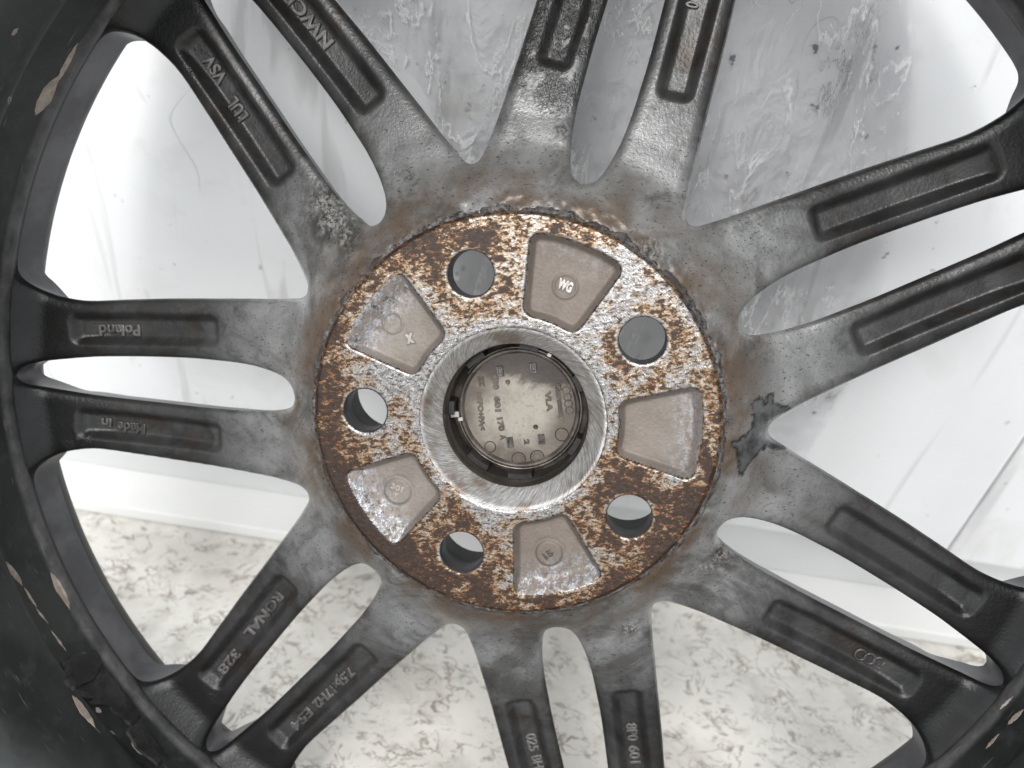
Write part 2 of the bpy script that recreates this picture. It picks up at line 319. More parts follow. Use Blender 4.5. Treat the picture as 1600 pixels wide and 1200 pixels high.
CHIP = simple('bare metal under chipped paint', (.34, .27, .22), (.52, .45, .39), 160, .55, .2, .3, 900)
RESID = simple('black adhesive residue', (.008, .008, .008), (.03, .028, .027), 120, .55, 0, .8, 500)
# ------------------------------------------------------------------ the setting: floor, ledge, skirting, wall
def box(name, x0, x1, y0, y1, z0, z1, mat, bevel=0.0):
    bm = bmesh.new(); bmesh.ops.create_cube(bm, size=1)
    for v in bm.verts: v.co = Vector(((x0, x1)[v.co.x > 0], (y0, y1)[v.co.y > 0], (z0, z1)[v.co.z > 0]))
    if bevel: bmesh.ops.bevel(bm, geom=bm.edges[:], offset=bevel, segments=2, affect='EDGES', profile=.6)
    me = bpy.data.meshes.new(name); bm.to_mesh(me); bm.free(); return put(name, me, mat)
# top of the wheel leans on the wall panel
yn = math.sqrt(1-RWW[1, 2]**2); Y_WALL = HUBW[1] + RWW[1, 2]*Z_OUT + R_OUT*yn + 0.0008
LEDGE_H = 0.010
l3 = on_z(800, 887.5, LEDGE_H)[1]; l2 = max(on_z(800, 827, LEDGE_H)[1], Y_WALL+.004)
l1 = on_y(800, 768, Y_WALL)[2]
yaw_p = [on_z(109, 769, LEDGE_H), on_z(1525, 1012, LEDGE_H)]
print('SETTING', 'Y_WALL', Y_WALL, 'ledge y', l3, 'skirt y', l2, 'panel bottom z', l1, 'yaw', math.degrees(math.atan2(yaw_p[1][1]-yaw_p[0][1], yaw_p[1][0]-yaw_p[0][0])), 'cam', CAM, 'hub', HUBW)
WALLM, MARBLE = mat_wall(), mat_marble()
def structure(o): o['kind'] = 'structure'; return o
structure(box('floor', -3, 3, -3, 3, -0.02, 0.0, MARBLE))
structure(box('ledge', -3, 3, l3, l2+.05, .0005, LEDGE_H, mat_plain_white('white ledge', (.76, .755, .73), .3), .0015))
structure(box('skirting', -3, 3, l2, l2+.06, LEDGE_H+.0005, l1+.03, mat_plain_white('pale grey skirting', (.60, .605, .60), .35)))
seam = on_y(1492, 845, Y_WALL)[0]
for x0, x1 in ((-3, seam-.0006), (seam+.0006, 3)):
    structure(box('wall_panel', x0, x1, Y_WALL, l2-.0005, l1, 2.4, WALLM, .0022))
def clip_grid(g, lo, hi, field):
    """regular grid clipped where field > 0. returns verts xy, triangle/quad lists, boundary edges"""
    xs = np.arange(lo, hi+g, g); n = len(xs); X, Y = np.meshgrid(xs, xs); Fv = field(X, Y)
    Fv = np.where(np.abs(Fv) < 1e-4, -1e-4, Fv)
    ins = Fv < 0; c4 = [ins[:-1, :-1], ins[:-1, 1:], ins[1:, 1:], ins[1:, :-1]]; cnt = sum(c.astype(int) for c in c4)
    j, i = np.nonzero(cnt == 4); quads = np.stack([j*n+i, j*n+i+1, (j+1)*n+i+1, (j+1)*n+i], 1)
    XY = np.stack([X.ravel(), Y.ravel()], 1); FV = Fv.ravel(); extra = []; emap = {}; tris = []; bed = []
    def cut(a, b):
        k = (a, b) if a < b else (b, a)
        if k not in emap:
            t = FV[a]/(FV[a]-FV[b]); t = min(max(t, .02), .98); extra.append(XY[a]*(1-t)+XY[b]*t); emap[k] = n*n+len(extra)-1
        return emap[k]
    for jj, ii in zip(*np.nonzero((cnt > 0) & (cnt < 4))):
        ids = [jj*n+ii, jj*n+ii+1, (jj+1)*n+ii+1, (jj+1)*n+ii]; poly = []; flag = []
        for k in range(4):
            a, b = ids[k], ids[(k+1) % 4]; ia, ib = FV[a] < 0, FV[b] < 0
            if ia: poly.append(a); flag.append(0)
            if ia != ib: poly.append(cut(a, b)); flag.append(2 if ia else 1)
        for k in range(len(poly)):
            if flag[k] == 2 and flag[(k+1) % len(poly)] == 1: bed.append((poly[k], poly[(k+1) % len(poly)]))
        for k in range(1, len(poly)-1): tris.append((poly[0], poly[k], poly[k+1]))
    P = np.concatenate([XY, np.array(extra).reshape(-1, 2)]); tris = np.array(tris, int).reshape(-1, 3); bed = np.array(bed, int).reshape(-1, 2)
    used = np.unique(np.concatenate([quads.ravel(), tris.ravel()])); mp = np.full(len(P), -1); mp[used] = np.arange(len(used))
    return P[used], mp[quads], mp[tris], mp[bed]
# clear plastic film hanging on the wall behind the hub
def film():
    P = [(1420, -60), (1432, 120), (1428, 250), (1395, 400), (1330, 600), (1255, 715), (1200, 790), (1150, 800), (700, 720), (600, 560), (640, 300), (690, 205), (655, 120), (560, 60), (470, -20), (440, -60)]
    yy = Y_WALL-.0022
    Q = np.array([on_y(a, b, yy)[[0, 2]] for a, b in P]); g = .0025
    Q[:, 1] = np.maximum(Q[:, 1], l1+.004)
    c = Q.mean(0); hx = np.abs(Q-c).max()
    def field(X, Z): return poly_sdf(X+c[0], Z+c[1], Q) + (fbm(X*30, Z*30)-.5)*.008
    P2, F4, F3, _ = clip_grid(g, -hx-g, hx+g, field); X, Z = P2[:, 0]+c[0], P2[:, 1]+c[1]
    Y = yy - .0016*np.abs(fbm(X*38+Z*20, Z*16, 3.)-.5)*2 - .0016*np.abs(fbm(X*90, Z*120-X*40, 8.)-.5)*2
    V = np.stack([X, Y, Z], 1)
    o = put('plastic_film', mesh_np('plastic_film', V, [F4, F3]), mat_film())
    o['label'] = 'wrinkled clear plastic film hanging on the white wall behind the wheel'; o['category'] = 'plastic film'
film()
# ------------------------------------------------------------------ the wheel (local frame: hub face z = 0, +z towards the camera, millimetres scaled to metres)
wheel = bpy.data.objects.new('alloy_wheel', None); COL.objects.link(wheel); wheel.empty_display_size = .05
MW = Matrix.Identity(4)
for i in range(3):
    for j in range(3): MW[i][j] = RWW[i, j]
    MW[i][3] = HUBW[i]
wheel.matrix_world = MW
wheel['label'] = 'dirty grey alloy wheel with seven twin spokes and rusty hub face, leaning on the wall'; wheel['category'] = 'wheel'
mm = .001
WC = math.radians(151.673); SEC = 2*PI/7
wr = [94.5, 94.7, 95.5, 98, 104, 110, 116, 122, 128, 134, 140, 146, 152, 158, 164, 170, 176, 182, 187, 192, 198, 203, 206.5, 209.3, 211, 211.9, 212.1]
wa = [0, .75, 1.55, 2.55, 4.36, 5.87, 7.09, 8.22, 9.24, 10.18, 10.99, 11.76, 12.46, 13.14, 13.8, 14.38, 14.97, 15.51, 15.85, 15.98, 15.97, 15.75, 15.4, 14.9, 14.3, 13.5, 12.3]
sr = [88.4, 88.6, 89.2, 90.2, 92, 95, 98, 104, 110, 116, 122, 128, 134, 140, 146, 152, 158, 164, 170, 176, 182, 190, 198, 204, 208, 210.2, 211.2, 211.6]
sa = [0, .9, 1.75, 2.5, 3.25, 3.85, 4.26, 4.74, 4.93, 4.94, 4.8, 4.6, 4.44, 4.23, 3.99, 3.75, 3.52, 3.3, 3.08, 2.86, 2.64, 2.25, 1.85, 1.55, 1.25, .9, .5, 0]
def outline(rs, an):
    # densify with smooth interpolation, then mirror
    s = np.concatenate([[0], np.cumsum(np.hypot(np.diff(rs), np.diff(np.radians(an))*np.array(rs[1:])))])
    q = np.linspace(0, s[-1], 90); r = np.interp(q, s, rs); a = np.radians(np.interp(q, s, an))
    k = np.array([.25, .5, .25])
    r2 = np.concatenate([[r[0]], np.convolve(r, k, 'valid'), [r[-1]]]); a2 = np.concatenate([[a[0]], np.convolve(a, k, 'valid'), [a[-1]]])
    half = np.stack([r2*np.cos(a2), r2*np.sin(a2)], 1)
    return half
hw = outline(wr, wa); hs = outline(sr, sa)
arc = [(212.1*math.cos(t), 212.1*math.sin(t)) for t in np.radians(np.linspace(12.3, -12.3, 30))[1:-1]]
PWIDE = np.concatenate([hw, np.array(arc), hw[::-1][:-1]*[1, -1]])
PSLOT = np.concatenate([hs, hs[::-1][1:-1]*[1, -1]])
def window_sdf(x, y):                            # mm, negative inside an opening; also which kind
    r = np.hypot(x, y); a = np.arctan2(y, x); rel = np.abs((a-WC+SEC/2) % SEC-SEC/2)
    d1 = poly_sdf(r*np.cos(rel), r*np.sin(rel), PWIDE); rs = SEC/2-rel; d2 = poly_sdf(r*np.cos(rs), r*np.sin(rs), PSLOT)
    return np.minimum(d1, d2), d2 < d1
def fitz(r):
    x = np.clip(r-80, 0, 200)/100; return -14.4-28.19*x+19.37*x*x
def base_z(r):
    z0 = -2.2-15.5*sstep(72, 104, r); k = sstep(86, 112, r); z = z0*(1-k)+fitz(r)*k
    return z + 5.0*np.clip((r-201)/11, 0, 1.3)**2
def spoke_pocket(x, y):                          # distance to the recess in each spoke (mm, negative inside)
    r = np.hypot(x, y); a = np.arctan2(y, x); rel = np.abs((a-WC+SEC/2) % SEC-SEC/2)
    px, py = r*np.cos(rel), r*np.sin(rel)
    A = np.array([128.5*math.cos(math.radians(15.45)), 128.5*math.sin(math.radians(15.45))]); B = np.array([190.8*math.cos(math.radians(19.65)), 190.8*math.sin(math.radians(19.65))])
    u = (B-A)/np.linalg.norm(B-A); c = (A+B)/2; L = np.linalg.norm(B-A)/2
    lx = (px-c[0])*u[0]+(py-c[1])*u[1]; ly = -(px-c[0])*u[1]+(py-c[1])*u[0]
    qx, qy = np.abs(lx)-L+3.0, np.abs(ly)-5.9+3.0
    return np.hypot(np.maximum(qx, 0), np.maximum(qy, 0))+np.minimum(np.maximum(qx, qy), 0)-3.0
def wpx(px, py, zmm=0.0):
    p = to_wheel(px, py, zmm*mm); return p[:2]*1000
LUMPS = [(wpx(520, 330, -17), 9, 11, 1.0), (wpx(505, 315, -18), 6, 5, 1.0), (wpx(545, 372, -15), 5, 8, .8), (wpx(1128, 868, -16), 7, 6, .75), (wpx(985, 985, -16), 4.5, 4.5, .9), (wpx(1010, 392, -9), 6, 5, .8), (wpx(880, 205, -20), 3, 3.5, .9), (wpx(1100, 890, -14), 8, 4, .6), (wpx(470, 705, -12), 3.5, 4, .5), (wpx(560, 890, -14), 7, 4, .5)]
PATCH = np.array([wpx(1000+a/2.6667, 400+b/2.6667, -15) for a, b in [(455, 600), (470, 588), (500, 585), (520, 612), (528, 575), (550, 578), (562, 612), (622, 638), (700, 680), (700, 800), (610, 812), (560, 818), (525, 792), (490, 812), (450, 850), (415, 892), (400, 860), (392, 795), (365, 752), (435, 722), (455, 690), (462, 640)]])
def web_z(x, y, d):
    r = np.hypot(x, y); z = base_z(r)
    dp = spoke_pocket(x, y); z = z - 4.3*sstep(1.3, -2.8, dp)*(1-.45*sstep(176, 192, r))
    # spoke flanks roll off towards the openings
    z = z - 1.2*np.clip(1-d/5.0, 0, 1)**2 - (1.3-np.sqrt(np.maximum(1.3**2-np.clip(1.3-d, 0, 1.3)**2, 0)))
    m = np.zeros(x.shape)
    for (c, sx, sy, amp) in LUMPS:
        q = ((x-c[0])/sx)**2+((y-c[1])/sy)**2; m = np.maximum(m, amp*np.exp(-q*1.1)*sstep(.40, .62, fbm(x/3.1, y/3.1, 5.)+.18*np.exp(-q)))
    z = z + m*(fbm(x/1.3, y/1.3, 2., 3)-.25)*2.6
    z = z + (fbm(x/9, y/9, 4., 3)-.5)*.5*sstep(118, 84, r) + (fbm(x/2.2, y/2.2, 6., 2)-.5)*.9*sstep(86, 79, r)
    return z, m
def vnormals(V, Fs):
    N = np.zeros_like(V)
    for F in Fs:
        if not len(F): continue
        a, b, c = V[F[:, 0]], V[F[:, 1]], V[F[:, 2]]; nn = np.cross(b-a, c-a)
        if F.shape[1] == 4: nn = nn + np.cross(c-a, V[F[:, 3]]-a)
        for k in range(F.shape[1]): np.add.at(N, F[:, k], nn)
    return N/np.maximum(np.linalg.norm(N, axis=1, keepdims=True), 1e-12)
def submesh(name, V, N, Mk, Fs, mi=None):
    Fs = [f for f in Fs if len(f)]; used = np.unique(np.concatenate([f.ravel() for f in Fs])); mp = np.full(len(V), -1); mp[used] = np.arange(len(used))
    me = mesh_np(name, V[used]*mm, [mp[f] for f in Fs], N[used], None if Mk is None else Mk[used])
    if mi is not None and len(mi) == len(me.polygons): me.polygons.foreach_set('material_index', np.asarray(mi, np.int32))
    return me
def build_web():
    G = .75
    def field(X, Y):
        r = np.hypot(X, Y); d = np.full(X.shape, 50.0); k = (r > 84) & (r < 216)
        d[k] = window_sdf(X[k], Y[k])[0]
        return np.maximum(np.maximum(-d, r-214.5), 73.5-r)
    P, Q, T, B = clip_grid(G, -216, 216, field)
    x, y = P[:, 0], P[:, 1]; r = np.hypot(x, y); d, slot = window_sdf(x, y); d = np.maximum(d, 0)
    z, crust = web_z(x, y, d); V = np.stack([x, y, z], 1); N = vnormals(V, [Q, T])
    pd = poly_sdf(x, y, PATCH)+(fbm(x/1.6, y/1.6, 9., 3)-.5)*2.0
    patch = sstep(.45, -.45, pd); line = np.clip(sstep(.75, .15, np.abs(pd)), 0, 1)*sstep(.36, .55, fbm(x/3, y/3, 2.)+.12)
    for (c, sx, sy, amp) in LUMPS[:3]+LUMPS[3:5]:
        q = ((x-c[0])/sx)**2+((y-c[1])/sy)**2; line = np.maximum(line, .75*np.exp(-q*.28)*sstep(.38, .6, fbm(x/6, y/6, 11.)+.12*np.exp(-q)))
    cs = wpx(885, 40, -24); wet = sstep(36, 24, np.hypot((x-cs[0])*1.3, y-cs[1]))*sstep(.36, .5, fbm(x/4, y/4, 1.)+.08)
    cs = wpx(870, 160, -22); wet = np.maximum(wet, .8*sstep(12, 5, np.hypot(x-cs[0], (y-cs[1])*1.6))*sstep(.45, .55, fbm(x/2.5, y/2.5, 3.)))
    for q in ((310, 95), (640, 290), (130, 690), (350, 1078)):
        cs = wpx(q[0], q[1], -24); wet = np.maximum(wet, .9*sstep(9, 4, np.hypot(x-cs[0], y-cs[1]))*sstep(.45, .6, fbm(x/2, y/2, 7.)))
    Mk = np.stack([np.clip(crust, 0, 1), wet, patch, line], 1)
    # walls of the openings and the outboard face
    e = .05; gx = (window_sdf(x+e, y)[0]-window_sdf(x-e, y)[0])/(2*e); gy = (window_sdf(x, y+e)[0]-window_sdf(x, y-e)[0])/(2*e)
    depth = 20+8*sstep(110, 88, r)-6*sstep(190, 208, r)
    bset = np.unique(B); onwin = np.zeros(len(P), bool); onwin[bset] = (r[bset] > 84) & (r[bset] < 213.8)
    Bw = B[onwin[B[:, 0]] & onwin[B[:, 1]]]; bv = np.unique(Bw); mp = np.full(len(P), -1); mp[bv] = np.arange(len(bv))
    dr = np.where(slot, 4.2, 9.0*sstep(60, 120, r))*sstep(209.5, 196, r)
    rings = []
    for k, f in enumerate((0, .12, .45, 1.0)):
        zz = z-f*depth; rings.append(np.stack([x+gx*dr*f, y+gy*dr*f, zz], 1)[bv])
    nb = len(bv); WV = np.concatenate(rings); e0, e1 = mp[Bw[:, 0]], mp[Bw[:, 1]]
    WF = np.concatenate([np.stack([e1+k*nb, e0+k*nb, e0+(k+1)*nb, e1+(k+1)*nb], 1) for k in range(3)])
    # turn the walls to face the opening
    mid = WV[WF].mean(1); fn = np.cross(WV[WF[:, 1]]-WV[WF[:, 0]], WV[WF[:, 2]]-WV[WF[:, 0]])
    gsel = np.stack([gx, gy], 1)[bv][WF[:, 0] % nb]; flip = (fn[:, 0]*-gsel[:, 0]+fn[:, 1]*-gsel[:, 1]) < 0; WF[flip] = WF[flip][:, ::-1]
    WN = vnormals(WV, [WF]); WM = np.zeros((len(WV), 4))
    fo = np.clip(1-d/9, 0, 1)*dr; FV = np.stack([x+gx*fo, y+gy*fo, base_z(r)-depth-1.2], 1); FV[bv] = rings[-1]
    FQ, FT = Q[:, ::-1], T[:, ::-1]; FN = vnormals(FV, [FQ, FT])
    def part_of(V2, F):                          # 0 hub, 1 rim ring, 2.. spokes
        c = V2[F].mean(1); rc = np.hypot(c[:, 0], c[:, 1]); ac = np.arctan2(c[:, 1], c[:, 0]); k = np.floor(((ac-WC) % (2*PI))/(SEC/2)).astype(int) % 14
        return np.where(rc < 97, 0, np.where(rc > 200.5, 1, k+2))
    allV = np.concatenate([V, WV, FV]); allN = np.concatenate([N, WN, FN]); allM = np.concatenate([Mk, WM, np.zeros((len(FV), 4))])
    F4 = np.concatenate([Q, WF+len(V), FQ+len(V)+len(WV)]); F3 = np.concatenate([T, FT+len(V)+len(WV)])
    p4, p3 = part_of(allV, F4), part_of(allV, F3); out = {}
    for k in range(16):
        nm = 'hub_flange' if k == 0 else 'rim_ring' if k == 1 else 'spoke'
        w4 = np.zeros(len(F4), int); w4[len(Q):len(Q)+len(WF)] = 1; w4[len(Q)+len(WF):] = 2; w3 = np.zeros(len(F3), int); w3[len(T):] = 2
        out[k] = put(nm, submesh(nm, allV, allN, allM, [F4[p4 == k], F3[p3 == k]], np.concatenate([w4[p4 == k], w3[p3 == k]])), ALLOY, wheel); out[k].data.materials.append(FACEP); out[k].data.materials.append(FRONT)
    return out
WEB = build_web()
def spoke_at(px, py):
    p = wpx(px, py, -23); return WEB[int(((math.atan2(p[1], p[0])-WC) % (2*PI))/(SEC/2)) % 14+2]
def spoke_dir(px, py):                           # outward direction of the recess that holds this pixel
    p = wpx(px, py, -26); a = math.atan2(p[1], p[0]); rel = (a-WC+SEC/2) % SEC-SEC/2; c = a-rel; s = 1 if rel > 0 else -1
    A = 128.5*np.array([math.cos(c+s*math.radians(15.45)), math.sin(c+s*math.radians(15.45))]); B = 190.8*np.array([math.cos(c+s*math.radians(19.65)), math.sin(c+s*math.radians(19.65))])
    u = (B-A)/np.linalg.norm(B-A); return math.atan2(u[1], u[0]), A, u
# ------------------------------------------------------------------ lathe helper
def lathe(name, prof, mat, parent, seg=128, cx=0, cy=0, a0=0, a1=2*PI, jitter=None, mask=None):
    """prof: list of (r, z) in mm"""
    prof = np.array(prof, float); n = len(prof); full = abs(a1-a0-2*PI) < 1e-6; m = seg if full else seg+1
    A = a0+np.arange(m)*(a1-a0)/seg
    Rr = np.repeat(prof[None, :, 0], m, 0); Zz = np.repeat(prof[None, :, 1], m, 0)
    if jitter: Rr, Zz = jitter(Rr, Zz, A[:, None]+0*Rr)
    V = np.stack([cx+Rr*np.cos(A)[:, None], cy+Rr*np.sin(A)[:, None], Zz], 2).reshape(-1, 3)
    F = []
    i = np.arange(seg); i2 = (i+1) % m
    for k in range(n-1): F.append(np.stack([i*n+k, i2*n+k, i2*n+k+1, i*n+k+1], 1))
    return put(name, mesh_np(name, V*mm, np.concatenate(F)), mat, parent)
def dense(prof, step):
    o = [prof[0]]
    for a, b in zip(prof[:-1], prof[1:]):
        k = max(1, int(math.hypot(b[0]-a[0], b[1]-a[1])/step))
        o += [(a[0]+(b[0]-a[0])*i/k, a[1]+(b[1]-a[1])*i/k) for i in range(1, k+1)]
    return o
BPROF = [(214.2, -32), (213.0, -17), (212.2, -15.5), (211.6, -13.4), (211.0, -12.4), (210.6, -11), (210.5, -9), (210.7, -7.8), (211.1, -7), (211.2, -4), (211.2, 8), (211.0, 13), (209.8, 14.2), (208.4, 15), (207.8, 17), (207.6, 22), (205.5, 40), (203, 60), (203, 84), (206, 96), (213, 112), (215.5, 120), (215.5, 138), (217, 143), (223, 148), (227.5, 152), (227.5, 157), (225.5, 160), (223, 160)]
OUTP = [(223, 160), (222.6, 154), (219.5, 148), (219, 120), (207, 90), (207, 60), (215, 20), (219.3, 5), (219.3, -26), (221, -32), (226, -36), (227.5, -38), (227.5, -40), (225, -42), (219, -41), (216, -36), (214.2, -32)]
barrel = lathe('barrel', dense(BPROF[::-1], 2.0)[::-1]+OUTP[1:], BARREL, wheel, 288)
def barrel_pt(px, py):
    d = RW.T @ np.array([(px-800)/FPX, -(py-600)/FPX, -1.0]); o = -RW.T @ TW*1; o = o*1000; zz = np.array([q[1] for q in BPROF[:24]]); rr = np.array([q[0] for q in BPROF[:24]]); R0 = 211.
    for _ in range(12):
        a = d[0]**2+d[1]**2; b = o[0]*d[0]+o[1]*d[1]; c = o[0]**2+o[1]**2-R0**2; t = (-b+math.sqrt(b*b-a*c))/a; z = o[2]+t*d[2]; R0 = float(np.interp(z, zz, rr))
    p = o+d*t; return math.atan2(p[1], p[0]), z
def barrel_patch(name, pts, mat, lift=.12, sub=3, jag=.3):
    """flat flake lying on the barrel, outlined by pixel points turned into angle/height"""
    C = np.array([barrel_pt(*q) for q in pts]); C[:, 0] = np.unwrap(C[:, 0]); ctr = C.mean(0); zz = np.array([q[1] for q in BPROF[:24]]); rr = np.array([q[0] for q in BPROF[:24]])
    ring = []
    for a, b in zip(C, np.roll(C, -1, 0)):
        for k in range(sub):
            q = a+(b-a)*k/sub; ring.append((q[0]+random.uniform(-jag, jag)/211*.6, q[1]+random.uniform(-jag, jag)*.6))
    ring = np.array(ring); n = len(ring); V = []
    for f, lf in ((1, .02), (.9, lift), (0.45, lift), (0, lift)):
        for q in (ring if f else [ctr]):
            s = ctr+(np.array(q)-ctr)*f; R0 = np.interp(s[1], zz, rr)-lf; V.append((R0*math.cos(s[0]), R0*math.sin(s[0]), s[1]))
    F4 = [(k*n+i, k*n+(i+1) % n, (k+1)*n+(i+1) % n, (k+1)*n+i) for k in range(2) for i in range(n)]; F3 = [(2*n+i, 2*n+(i+1) % n, 3*n) for i in range(n)]
    return put(name, mesh_np(name, np.array(V)*mm, [np.array(F4), np.array(F3)], smooth=False), mat, barrel)
def sliver(x0, y0, x1, y1, wd):
    L = math.hypot(x1-x0, y1-y0); nx, ny = -(y1-y0)/L*wd/2, (x1-x0)/L*wd/2
    P = []
    for t, s in ((0, .15), (.2, .7), (.45, 1), (.75, .6), (1, .1)): P.append((x0+(x1-x0)*t+nx*s, y0+(y1-y0)*t+ny*s))
    for t, s in ((.85, .5), (.6, .9), (.3, .8), (.1, .4)): P.append((x0+(x1-x0)*t-nx*s, y0+(y1-y0)*t-ny*s))
    return P
for q in ((8, 876, 36, 916, 10), (38, 918, 58, 950, 4), (56, 950, 76, 976, 3), (80, 894, 110, 952, 13), (80, 985, 104, 1018, 3), (113, 1086, 150, 1138, 12), (128, 1020, 142, 1032, 9), (150, 1106, 158, 1114, 8), (165, 1075, 206, 1118, 4), (100, 1040, 110, 1062, 3), (54, 180, 92, 118, 22), (88, 130, 122, 66, 9), (10, 166, 20, 142, 7), (18, 55, 28, 44, 7), (118, 150, 130, 130, 4), (1574, 1132, 1600, 1108, 8), (1540, 1170, 1562, 1146, 5), (1562, 1108, 1584, 1088, 4), (172, 1142, 180, 1148, 4), (205, 1160, 222, 1180, 5)):
    barrel_patch('paint_chip', sliver(*q), CHIP)
barrel_patch('adhesive_residue', [(98, 1036), (118, 1022), (150, 1016), (162, 1034), (150, 1062), (112, 1080), (100, 1066)], RESID, .8, 4, .8)
barrel_patch('adhesive_residue', [(118, 1078), (150, 1066), (166, 1048), (180, 1062), (222, 1120), (206, 1136), (170, 1108), (128, 1092)], RESID, .9, 4, .9)
barrel_patch('adhesive_residue', [(196, 1142), (212, 1130), (236, 1150), (262, 1186), (246, 1198), (216, 1176)], RESID, .9, 4, .9)
# ------------------------------------------------------------------ mounting pad with bolt holes and five cast pockets
PK = math.radians(69.6); PS = 2*PI/5
soft = {0: 3.0, 4: 4.5, 3: 7.0, 2: 9.0, 1: 8.5}   # how gently each pocket's outer side ramps up
def pocket_d(x, y):
    r = np.hypot(x, y); a = np.arctan2(y, x); k = np.floor(((a-PK+PS/2) % (2*PI))/PS).astype(int) % 5; rel = (a-PK+PS/2) % PS-PS/2
    side = r*np.sin(np.abs(rel)-math.radians(15.2)); qx = np.maximum(38.8-r, r-69.0)+4.2; qy = side+4.2
    d = np.hypot(np.maximum(qx, 0), np.maximum(qy, 0))+np.minimum(np.maximum(qx, qy), 0)-4.2
    return d, k, rel, r
MARKS = [(wpx(613.9, 503.8, -4), 4.2, 'ring'), (wpx(883.5, 447, -4), 4.7, 'ring'), (wpx(858, 864, -4), 5.0, 'disc'), (wpx(621.5, 767.5, -4), 5.2, 'disc')]
BOLTS = [math.radians(105.5+72*k) for k in range(5)]
def build_pad():
    def field(X, Y):
        r = np.hypot(X, Y); f = np.maximum(r-75.6, 34.3-r)
        for b in BOLTS: f = np.maximum(f, 8.35-np.hypot(X-55.7*math.cos(b), Y-55.7*math.sin(b)))
        return f
    P, Q, T, B = clip_grid(.45, -77, 77, field); x, y = P[:, 0], P[:, 1]; d, k, rel, r = pocket_d(x, y)
    sf = np.array([soft[i] for i in range(5)])[k]; wall = np.where((r-69.0 > r*np.sin(np.abs(rel)-math.radians(15.2))) | (d < -3.2), sf, 2.7)
    ramp = np.minimum(sstep(.2, -2.7, d), sstep(69.2, 69.2-1.0, r)*0+sstep(0, 1, (69.4-r)/sf))
    z = -4.2*ramp
    for c, R0, kind in MARKS:
        q = np.hypot(x-c[0], y-c[1])
        z = z + (.75*np.exp(-((q-R0+.5)/.42)**2) if kind == 'ring' else .75*sstep(R0+.3, R0-.4, q)-.25*np.exp(-((q-R0-.7)/.5)**2))
    z = z - 1.4*sstep(73.6, 75.8, r)**2 - .5*sstep(35.2, 34.2, r)
    hd = np.min([np.hypot(x-55.7*math.cos(b), y-55.7*math.sin(b)) for b in BOLTS], 0)-8.35
    z = z - .5*np.clip(1-hd/.8, 0, 1)**2
    flat = sstep(-.5, .8, d)
    z = z + (fbm(x/1.4, y/1.4, 3., 3)-.5)*.12*flat + (fbm(x/3, y/3, 8., 3)-.5)*.35*flat*sstep(66, 74, r)
    V = np.stack([x, y, z], 1); N = vnormals(V, [Q, T]); a = np.arctan2(y, x)
    # where rust has been kept off (round the holes, pocket lips, next to the bore) and where it gathers (outer edge, left and lower right)
    clean = .22*sstep(2.0, .3, hd)+.17*sstep(1.1, .2, d)*(d > -.5)*(.4+.6*(np.cos(np.arctan2(y, x)-.6) > -.3))+.16*sstep(40, 35.5, r)
    bias = -.03+.24*sstep(58, 74, r)+.10*sstep(9, 3, hd) + .16*np.cos(a-math.radians(185))*sstep(50, 70, r) + .10*np.cos(a-math.radians(-55))
    bias = bias + .10*np.cos(3*a+1.0) - .20*np.exp(-((a-math.radians(88))/.22)**2)*sstep(66, 74, r)
    Mk = np.stack([clean, 0*clean, bias+.02, 0*clean], 1)
    Mp = Mk.copy(); outer = sstep(52, 66, r)*np.array([.15, .95, .95, .7, .45])[k]
    Mp[:, 0] = np.clip(outer, 0, 1); Mp[:, 1] = np.array([.85, .1, .15, .9, .5])[k]
    def pid(F):
        c = V[F].mean(1); dd, kk, _, _ = pocket_d(c[:, 0], c[:, 1]); return np.where(dd < -.6, kk+1, 0)
    q4, q3 = pid(Q), pid(T); out = {}
    for i in range(6):
        nm = 'mounting_pad' if i == 0 else 'cast_pocket'
        out[i] = put(nm, submesh(nm, V, N, Mk if i == 0 else Mp, [Q[q4 == i], T[q3 == i]]), PAD if i == 0 else POCKET, wheel)
    return out
PADS = build_pad()
def hub_face():
    def field(X, Y):
        r = np.hypot(X, Y); f = np.maximum(r-78, 26.5-r)
        for b in BOLTS: f = np.maximum(f, 15.2-np.hypot(X-55.7*math.cos(b), Y-55.7*math.sin(b)))
        return f
    P, Q, T, B = clip_grid(2.0, -80, 80, field); V = np.stack([P[:, 0], P[:, 1], np.full(len(P), -37.5)], 1)
    put('hub_face', mesh_np('hub_face', V*mm, [Q[:, ::-1], T[:, ::-1]]), FRONT, wheel)
hub_face()
def jcrust(R_, Z_, A):
    n = fbm(R_*np.cos(A)/1.5, R_*np.sin(A)/1.5, 4., 4)-.5; n2 = fbm(R_*np.cos(A)/5, R_*np.sin(A)/5, 1., 3)-.5
    return R_+n*.8+n2*.8, Z_+n*.9+n2*2.0-.7
lathe('corrosion_crust', dense([(74.9, -3.0), (75.2, -1.6), (75.9, -1.2), (76.8, -1.8), (77.6, -2.8), (78.4, -4.6)], .4), CRUST, wheel, 720, jitter=jcrust)
for b in BOLTS:
    lathe('bolt_hole', [(8.5, -.25), (8.3, -.8), (8.3, -9.5), (8.7, -10), (10.5, -12), (13, -16), (14.6, -22), (15, -26), (15, -37), (18, -38)], HOLEM, wheel, 56, 55.7*math.cos(b), 55.7*math.sin(b))
lathe('bore_chamfer', dense([(34.6, -.35), (33.9, -.5), (33.3, -1.0), (29.0, -6.6), (28.2, -7.6), (27.8, -8.4)], .8), CHAMF, wheel, 160)
lathe('center_bore', dense([(27.9, -8.2), (27.6, -9), (27.5, -14), (27.0, -14.6), (27.0, -27)], 1.0), BOREM, wheel, 128)
